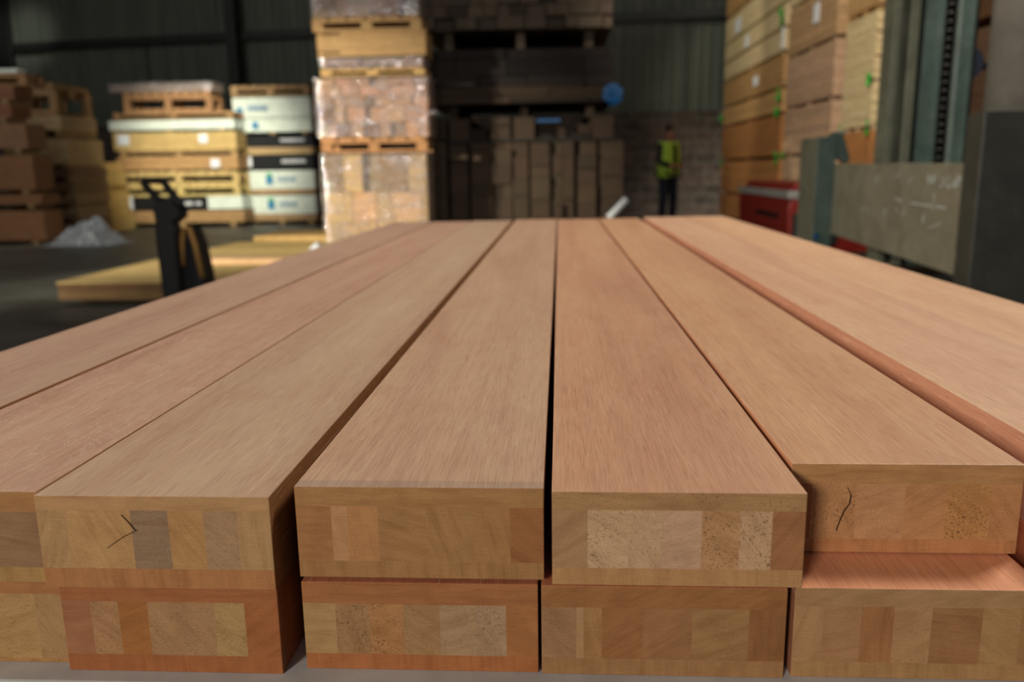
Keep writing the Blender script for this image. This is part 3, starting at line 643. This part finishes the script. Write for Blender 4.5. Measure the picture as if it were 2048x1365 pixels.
# ------------------------------------------------------------------ low sheet piles on the floor
t = thing('sheet_pile', (-2.9, 7.8, 0), 'wide low pile of pale sheets on the floor, behind the pallet truck handle', 'sheet pile')
bearers(t, -4.0, -1.75, 6.56, 9.0, 0, .05, (.12, .08, .04), alongx=True)
m = MB(); layers(m, -4.1, -1.7, 6.5, 9.05, .05, .12, (.26, .16, .07), 2); m.build('lower_sheets', ROUGH, t)  # dark tint puts the front edge's shade into the pale sheets
m = MB(); layers(m, -4.1, -1.7, 6.5, 9.05, .12, .185, (.20, .11, .05), 3); m.box(-4.1, -1.7, 6.5, 9.05, .185, .2, tint=(.66, .50, .22)); m.build('upper_sheets', ROUGH, t)  # same shade tint here; only the top sheet keeps its pale colour
m = MB(); m.box(-3.75, -2.2, 7.7, 8.0, .2, .25, tint=(.66, .44, .26)); tag(m.build('plank', ROUGH, None, (-2.9, 7.8, .2), .003), 'pinkish plank lying across the wide low pile of sheets', 'plank')
t = thing('sheet_pile', (-3.4, 9.9, 0), 'second low pile of pale sheets on the floor, left of the tall wrapped stack', 'sheet pile')
m = MB(); layers(m, -4.05, -2.78, 9.12, 10.3, 0, .2, (.66, .48, .2), 5); m.build('sheets', ROUGH, t)
t = thing('sheet_pile', (-3.0, 11.2, 0), 'third low pile with an orange edge, farthest on the floor beside the tall wrapped stack', 'sheet pile')
m = MB(); layers(m, -4.0, -2.5, 10.7, 11.8, 0, .24, (.60, .38, .15), 4); m.build('sheets', ROUGH, t)
heap('paper_scrap', -2.72, 9.2, .16, .16, .09, PAPER, 'small white scrap on the sheets at the foot of the tall wrapped stack', 'scrap', 5, 8, .2)
m = MB(); m.hexa([(-3.02, 4.55, .001), (-2.82, 4.5, .001), (-3.0, 4.65, .001), (-2.8, 4.6, .001), (-3.02, 4.55, .003), (-2.82, 4.5, .003), (-3.0, 4.65, .003), (-2.8, 4.6, .003)])
tag(m.build('paper_scrap', GREYB), 'flat pale scrap on the dark floor near the left edge of the beams', 'scrap')

# ------------------------------------------------------------------ pallet truck
t = thing('pallet_truck', (-2.5, 5.4, 0), 'black pallet truck with upright forked handle, standing before the low sheet pile', 'pallet truck')
m = MB(); m.tube([(-2.50, 5.3, .84), (-2.56, 5.3, .86), (-2.68, 5.3, 1.00)], [.024, .026, .022], 12); m.build('handle_bar', BLACKP, t)
m = MB(); m.tube([(-2.42, 5.3, .82), (-2.46, 5.3, .88), (-2.54, 5.3, 1.00)], [.024, .026, .022], 12); m.build('handle_bar', BLACKP, t)
m = MB(); m.tube([(-2.68, 5.3, 1.0), (-2.54, 5.3, 1.0)], .012, 10); m.build('handle_grip', BLACKP, t)
m = MB(); m.prism([(-2.595, .74), (-2.61, .84), (-2.57, .88), (-2.47, .865), (-2.43, .82), (-2.43, .78), (-2.48, .74)], 'y', 5.24, 5.38); m.build('control_head', BLACKP, t, None, .012)
m = MB(); m.prism([(-2.585, 0.14), (-2.60, .60), (-2.60, .70), (-2.575, .78), (-2.50, .78), (-2.465, .70), (-2.465, .60), (-2.475, .14)], 'y', 5.22, 5.36); m.build('drawbar', BLACKP, t, None, .02)
m = MB(); m.prism([(-2.50, .02), (-2.505, .40), (-2.485, .60), (-2.45, .70), (-2.405, .70), (-2.375, .60), (-2.345, .40), (-2.335, .02)], 'y', 5.32, 5.52); m.build('pump_cover', BLACKP, t, None, .02)
m = MB(); arc = [(-2.47, 5.305, .46), (-2.465, 5.305, .60), (-2.44, 5.305, .70), (-2.405, 5.305, .71), (-2.375, 5.305, .60), (-2.345, 5.305, .38)]
m.tube(arc, .016, 10, tint=(.30, .17, .05)); m.build('cover_rim', ROUGH, t)['label'] = 'brown rim round the cover'
for k in (0, 1):
    m = MB(); m.tube([(-2.50-.0, 5.26+k*.1, .09), (-2.50, 5.31+k*.1, .09)], .09, 20); m.build('wheel', BLACKP, t)
for y in (5.22, 5.54):
    m = MB(); m.box(-2.3, -1.2, y-.07, y+.07, .05, .11); m.build('fork', BLACKP, t)

# ------------------------------------------------------------------ long row of timber packs on the right
RX = 3.35
GR = 'row of timber packs along the right side'
def rpack(x0, y0, y1, z0, z1, tint, label, n=None, gap=.05, tags=(), papers=(), wid=1.2, var=.07, ragged=0):
    t = thing('timber_pack', (x0+wid/2, (y0+y1)/2, z0), label, 'timber pack', GR)
    n = n or max(3, int((z1-z0-gap)/.035)); mb = MB(); h = (z1-z0-gap)/n
    for i in range(n):
        r = random.uniform(0, .008); e = random.uniform(0, .02)+random.uniform(0, ragged); c = jit(tint, var)
        nb = 6
        for k in range(nb):
            a = x0+wid*k/nb; mb.box(a+(r if k == 0 else 0), a+wid/nb-.004, y0+e+random.uniform(0, .012), y1-.02, z0+gap+i*h, z0+gap+(i+.94)*h, tint=jit(c, .04))
    mb.build('boards', ROUGH, t)
    bearers(t, x0+.03, x0+wid-.03, y0+.05, y1-.1, z0, z0+gap, tuple(v*.8 for v in tint), alongx=True)
    for (yy, zz, s) in tags:
        mb = MB()
        for q in range(5):
            a = random.uniform(0, 6.28); p = Vector((x0-.015, yy, zz)); d = Vector((-.02, cos(a)*s, sin(a)*s)); e2 = Vector((-.01, -sin(a)*s*.35, cos(a)*s*.35))
            mb.hexa([p, p+e2, p+Vector((-.012, 0, 0)), p+e2+Vector((-.012, 0, 0)), p+d, p+d+e2*1.6, p+d+Vector((-.012, 0, 0)), p+d+e2*1.6+Vector((-.012, 0, 0))])
        mb.build('plastic_tag', GREENP, t)['label'] = 'bright green plastic tag'
    for (yy, zz, wv, hv) in papers:
        mb = MB(); mb.box(x0-.012, x0, yy-wv/2, yy+wv/2, zz-hv/2, zz+hv/2); mb.build('paper_label', PAPER, t)
    return t
tanr = (.48, .29, .13); org = (.42, .19, .07); pk = (.50, .34, .24); pale = (.64, .52, .33)
zz = [(.02, .50, org), (.50, 1.14, org), (1.14, 1.80, org), (1.80, 2.17, tanr), (2.17, 2.68, tanr), (2.68, 3.03, pale), (3.03, 3.38, pale), (3.38, 3.85, pale), (3.85, 4.3, tanr)]
names = ['bottom pack', 'second pack', 'third pack', 'fourth pack', 'fifth pack', 'sixth pack', 'seventh pack', 'eighth pack', 'ninth pack']
for k, (a, b, c) in enumerate(zz):
    rpack(RX, 13.05, 17.6, a, b, c, names[k]+' from the floor in the farthest right-hand stack, by the person',
          tags={1: ((13.1, 1.16, .1), (17.4, 1.15, .1)), 2: ((13.15, 1.78, .13),), 6: ((13.2, 3.2, .14),), 3: ((13.1, 2.1, .1), (17.5, 2.0, .08))}.get(k, ()), papers={4: ((14.8, 2.45, .3, .16),), 6: ((15.6, 3.2, .3, .2),), 5: ((13.15, 2.9, .12, .3),), 7: ((16.4, 3.6, .5, .25),)}.get(k, ()))
zz = [(.02, .50, pk), (.50, 1.16, pk), (1.16, 1.83, pk), (1.83, 2.55, pk), (2.55, 3.22, (.46, .30, .17)), (3.22, 3.8, pale)]
for k, (a, b, c) in enumerate(zz):
    rpack(RX+.02, 10.75, 12.95, a, b, c, names[k]+' from the floor in the second farthest stack of the right-hand row', papers={4: ((11.6, 2.98, .22, .24),), 5: ((11.3, 3.4, .2, .2),)}.get(k, ()), tags={1: ((12.8, 1.2, .07),)}.get(k, ()))
zz = [(.02, .6, org), (.6, 1.42, org), (1.42, 2.68, (.70, .58, .36)), (2.70, 3.25, (.52, .32, .15)), (3.25, 3.8, org)]
for k, (a, b, c) in enumerate(zz):
    rpack(RX+.10, 9.62, 10.65, a, b, c, (names[k]+' from the floor in the right-hand stack holding the cream pack') if k != 2 else 'tall cream pack with a ragged near edge, brightest in the right-hand row', tags={2: ((9.65, 1.95, .07), (9.65, 1.44, .08), (10.5, 1.44, .07)), 3: ((9.65, 2.95, .12),)}.get(k, ()), ragged=.05 if k == 2 else 0)
zz = [(.02, .55, org), (.55, 1.34, (.34, .19, .10)), (1.34, 1.78, (.34, .20, .12)), (1.78, 2.12, (.42, .27, .17)), (2.14, 2.42, (.42, .23, .11)), (2.50, 2.85, tanr), (2.85, 3.3, org)]
for k, (a, b, c) in enumerate(zz):
    rpack(RX+.10, 6.6, 9.35, a, b, c, names[k]+' from the floor in the nearest right-hand stack, behind the lift mast', papers={4: ((8.9, 2.28, .2, .14),)}.get(k, ()), gap=.06)

# ------------------------------------------------------------------ red machine
t = thing('warehouse_truck', (2.2, 8.0, 0), 'low red industrial truck body with a white stripe, behind the lift carriage', 'truck')
m = MB(); m.prism([(1.92, .16), (1.89, .70), (1.91, .78), (2.95, .78), (2.95, .16)], 'y', 7.0, 8.9); m.build('body', RED, t, None, .02)
m = MB(); m.prism([(1.92, .84), (1.97, .90), (2.90, .90), (2.90, .84)], 'y', 7.1, 8.8); m.build('hood', RED, t, None, .015)
m = MB(); m.box(1.88, 2.95, 6.99, 8.9, .78, .84); m.build('stripe', WHITEL, t)['label'] = 'white stripe along the body top'
m = MB(); m.box(1.885, 1.90, 7.3, 8.1, .60, .64); m.build('vent', BLACKP, t)
m = MB(); m.box(1.93, 2.3, 6.97, 7.0, .40, .66); m.build('bumper', STEELD, t, None, .01)
for x in (1.97, 2.75):
    for y in (7.3, 8.6):
        m = MB(); m.tube([(x-.07, y, .17), (x+.07, y, .17)], .17, 24); m.build('wheel', BLACKP, t, None, .01)

# ------------------------------------------------------------------ lift truck with mast at the right
t = thing('lift_truck', (2.1, 4.4, 0), 'green-grey lift truck carriage and mast standing right of the beam stack', 'lift truck')
m = MB(); m.prism([(3.42, .60), (3.42, 1.045), (4.99, 1.055), (4.99, .65)], 'x', 1.60, 1.66); pl = m.build('carriage_plate', PLATE, t, None, .004); pl['label'] = 'olive steel plate with white scuff marks'
# white scuffs on the plate: small raised paint strokes facing the aisle
m = MB()
def stroke(m, y, z, ly, lz, wd=.006): 
    p = Vector((1.5985, y, z)); d = Vector((0, ly, lz)); n = Vector((0, -lz, ly)).normalized()*wd
    m.hexa([p, p+n, p+Vector((.002, 0, 0)), p+n+Vector((.002, 0, 0)), p+d, p+d+n, p+d+Vector((.002, 0, 0)), p+d+n+Vector((.002, 0, 0))])
random.seed(5)
for y, z in ((3.45, .965), (3.49, .96), (3.55, .955), (3.60, .955), (3.70, .965), (3.74, .97)):
    for q in range(4): stroke(m, y+J(.015), z+J(.012), J(.022), random.uniform(.01, .03), .006)
stroke(m, 3.68, .865, .22, .006, .006); stroke(m, 3.55, .862, .09, .004, .006); stroke(m, 3.67, .85, .0, .075, .003); stroke(m, 4.0, .875, .08, .01, .006)
m.build('scuff_mark', SCUFF, t)['label'] = 'bright white scuffs near the top right of the plate'; m = MB()
for y, z in ((3.9, .96), (4.1, .965), (4.3, .96), (4.0, .80), (4.2, .80), (4.45, .80), (3.75, .78)):
    for q in range(2): stroke(m, y+J(.04), z+J(.02), J(.02), random.uniform(.01, .05), .004)
stroke(m, 3.58, .80, .12, -.03, .004)
m.build('scuff_mark', SCUFF, t)['label'] = 'white scuffed paint marks'
m = MB(); m.box(1.498, 1.604, 5.0, 5.33, .15, 1.205); m.build('end_post', OLIVE, t, None, .004)
m = MB(); m.box(1.502, 1.604, 4.994, 5.0, .15, 1.205); m.build('post_face', TEAL, t)['label'] = 'teal front face of the end post'
m = MB(); m.box(1.505, 1.53, 4.985, 4.994, .62, .65); m.build('decal', BLUEP, t)
m = MB(); m.prism([(1.60, 1.09), (1.58, 1.215), (1.60, 1.235), (1.645, 1.215), (1.69, 1.08), (1.68, 1.055)], 'y', 5.0, 5.08); m.build('bracket', TEAL, t, None, .004)
m = MB(); m.box(1.585, 1.655, 4.98, 5.0, 1.222, 1.235); m.build('bracket_lip', BRIGHT, t)
# mast rails
zt = 3.2
m = MB(); m.box(1.73, 1.77, 4.6, 4.75, .5, zt); m.box(1.815, 1.862, 4.6, 4.75, .5, zt); m.box(1.765, 1.82, 4.66, 4.75, .5, zt); m.build('outer_mast_rail', OLIVE, t, None, .005)
m = MB(); m.box(1.895, 1.97, 4.62, 4.78, .5, zt); m.box(1.965, 1.996, 4.62, 4.66, .5, zt); m.build('inner_mast_rail', TEAL, t, None, .005)
m = MB(); m.box(2.054, 2.069, 4.60, 4.75, .5, zt); m.build('wear_strip', BRIGHT, t)
m = MB(); m.box(2.072, 2.148, 4.62, 4.78, .5, zt); m.build('inner_mast_rail', TEAL, t, None, .005)
m = MB(); m.box(2.148, 2.20, 4.70, 4.84, .5, zt); m.box(1.84, 2.16, 4.80, 4.84, .5, zt); m.build('back_plate', BLACKP, t)
m = MB()
for i in range(60):
    zc = .6+i*.043
    for s in (-.016, .016): m.box(2.025+s-.004, 2.025+s+.004, 4.62, 4.65, zc-.028, zc+.028)
    m.tube([(2.0, 4.635, zc), (2.05, 4.635, zc)], .014, 8)
m.build('lift_chain', CHAIN, t)
m = MB(); m.tube([(2.14, 4.05, 1.2), (2.14, 4.05, 3.2)], .17, 32); m.build('lift_cylinder', CYL, t, None)
m = MB(); m.prism([(3.20, .35), (3.20, 1.235), (3.33, 1.225), (3.33, .35)], 'x', 1.55, 2.3); m.build('near_plate', DPLATE, t, None, .006)
m = MB(); m.box(1.60, 1.645, 3.34, 3.42, .50, .62); m.build('plate_lug', OLIVE, t)
m = MB(); m.tube([(2.23, 4.85, 1.58), (2.23, 4.93, 1.58)], .09, 20); m.build('hose_reel', mat_plain('dark_blue_plastic', (.015, .022, .04), .5), t)
m = MB(); m.box(1.66, 3.0, 3.45, 5.9, .12, .45); m.build('chassis', BLACKP, t, None, .02)
for y in (3.7, 5.4):
    m = MB(); m.tube([(1.67, y, .2), (1.85, y, .2)], .2, 28); m.build('wheel', BLACKP, t, None, .01)
m = MB(); m.box(1.85, 1.89, 5.9, 5.98, .15, .62); m.build('side_marker', RED, t)

# ------------------------------------------------------------------ the person
def skin_mesh(name, pts, edges, radii, mat, parent, sub=1, root=0):
    me = bpy.data.meshes.new(name); me.from_pydata([tuple(p) for p in pts], edges, []); o = bpy.data.objects.new(name, me); C.objects.link(o)
    o.parent = parent; me.materials.append(mat)
    sk = o.modifiers.new('skin', 'SKIN'); sk.use_smooth_shade = True
    for i, r in enumerate(radii):
        v = me.skin_vertices[0].data[i]; v.radius = r if isinstance(r, tuple) else (r, r); v.use_root = (i == root)
    s = o.modifiers.new('sub', 'SUBSURF'); s.levels = sub+1; s.render_levels = sub+1
    return o
PP = (1.93, 14.9, 0)
t = thing('person', PP, 'person in yellow-green vest over dark clothes, standing by the block wall, hands together', 'person')
t.rotation_euler = (0, 0, radians(38))       # local -Y is the front, turned to the picture's right
pts = [(0, 0, .95), (0, -.005, 1.08), (0, 0, 1.24), (0, .01, 1.38), (0, .0, 1.46), (0, -.015, 1.53), (0, -.03, 1.60), (0, -.02, 1.66),
       (.17, .01, 1.40), (.235, .0, 1.13), (.13, -.20, 1.04), (.06, -.26, 1.05),
       (-.17, .01, 1.40), (-.235, .0, 1.13), (-.13, -.20, 1.06), (-.05, -.26, 1.07),
       (.10, 0, .88), (.125, -.01, .50), (.13, .02, .10), (.135, -.10, .045),
       (-.10, 0, .88), (-.125, -.01, .50), (-.13, .02, .10), (-.135, -.10, .045)]
ed = [(0, 1), (1, 2), (2, 3), (3, 4), (4, 5), (5, 6), (6, 7), (3, 8), (8, 9), (9, 10), (10, 11), (3, 12), (12, 13), (13, 14), (14, 15), (0, 16), (16, 17), (17, 18), (18, 19), (0, 20), (20, 21), (21, 22), (22, 23)]
rd = [(.15, .10), (.14, .095), (.16, .105), (.14, .09), .055, .06, .082, .065, .06, .046, .036, .028, .06, .046, .036, .028, .09, .062, .045, .042, .09, .062, .045, .042]
body = skin_mesh('body', pts, ed, rd, SKIN, t)
# clothing: slightly larger shells over the same skeleton
jp = [0, 1, 2, 3, 8, 9, 10, 12, 13, 14]; mp = {v: i for i, v in enumerate(jp)}
jr = [(.165, .115), (.16, .112), (.175, .12), (.15, .10), .075, .06, .047, .075, .06, .047]
skin_mesh('jacket', [pts[i] for i in jp], [(mp[a], mp[b]) for a, b in ed if a in mp and b in mp], jr, JACKET, t)
tp = [0, 16, 17, 18, 20, 21, 22]; mp = {v: i for i, v in enumerate(tp)}
skin_mesh('trousers', [pts[i] for i in tp], [(mp[a], mp[b]) for a, b in ed if a in mp and b in mp], [(.165, .12), .105, .078, .066, .105, .078, .066], JEANS, t)
for s in (1, -1):
    skin_mesh('boot', [(s*.13, .05, .06), (s*.133, -.05, .055), (s*.138, -.17, .045)], [(0, 1), (1, 2)], [.058, .056, .045], BOOT, t)
def vest_panel(a0, a1, z0, z1, name='vest_panel'):
    mb = MB(); rows = []
    for j in range(9):
        z = z0+(z1-z0)*j/8; k = 1-.12*max(0, (z-1.25)/.2); row = []
        for i in range(13):
            a = radians(a0+(a1-a0)*i/12)
            for rr in (0,): row.append(((.215*k+.012)*sin(a), -.165*k*cos(a), z))
        rows.append(row)
    V = [[mb.bm.verts.new(p) for p in r] for r in rows]; V2 = [[mb.bm.verts.new((p[0]*.95, p[1]*.95, p[2])) for p in r] for r in rows]
    for j in range(8):
        for i in range(12):
            mb.face([V[j][i], V[j][i+1], V[j+1][i+1], V[j+1][i]], smooth=True); mb.face([V2[j][i], V2[j+1][i], V2[j+1][i+1], V2[j][i+1]], smooth=True)
    for j in range(8):
        for i in (0, 12): mb.face([V[j][i], V[j+1][i], V2[j+1][i], V2[j][i]])
    for i in range(12):
        for j in (0, 8): mb.face([V[j][i], V[j][i+1], V2[j][i+1], V2[j][i]])
    o = mb.build(name, VEST); o.parent = t; o.location = (0, 0, 0); return o
vest_panel(14, 95, .86, 1.47); vest_panel(-95, -14, .86, 1.47); vest_panel(95, 265, .86, 1.48, 'vest_back')
skin_mesh('hair', [(0, .02, 1.60), (0, .03, 1.67), (0, .0, 1.715), (0, -.05, 1.715)], [(0, 1), (1, 2), (2, 3)], [.065, .082, .078, .05], HAIR, t)
for s in (1, -1):
    m = MB(); m.tube([(s*.03, -.105, 1.615), (s*.03, -.117, 1.615)], .009, 8); o = m.build('eye', HAIR); o.parent = t; o.location = (0, 0, 0)
    m = MB(); m.tube([(s*.08, -.01, 1.57), (s*.092, -.005, 1.60), (s*.085, 0, 1.635)], .012, 8); o = m.build('ear', SKIN); o.parent = t; o.location = (0, 0, 0)
m = MB(); m.tube([(0, -.10, 1.62), (0, -.135, 1.585), (0, -.11, 1.575)], [.008, .014, .012], 8); o = m.build('nose', SKIN); o.parent = t; o.location = (0, 0, 0)
m = MB(); m.tube([(-.025, -.103, 1.545), (0, -.113, 1.545), (.025, -.103, 1.545)], .006, 8); o = m.build('mouth', mat_plain('lips', (.3, .1, .08), .5)); o.parent = t; o.location = (0, 0, 0)
for s in (1, -1):
    P = [(s*.06, -.26, 1.06-.01*s), (s*.02, -.285, 1.055)]; E = [(0, 1)]; R = [(.026, .03), (.03, .018)]
    for f in range(4):
        b = len(P); zf = 1.085-f*.02-.01*s
        P += [(s*-.01, -.30, zf), (s*-.035, -.295, zf-.003), (s*-.045, -.275, zf-.006)]; E += [(1, b), (b, b+1), (b+1, b+2)]; R += [.0095, .009, .008]
    b = len(P); P += [(s*.03, -.30, 1.09), (s*.005, -.315, 1.10)]; E += [(0, b), (b, b+1)]; R += [.011, .009]
    skin_mesh('hand', P, E, R, SKIN, t, 0)
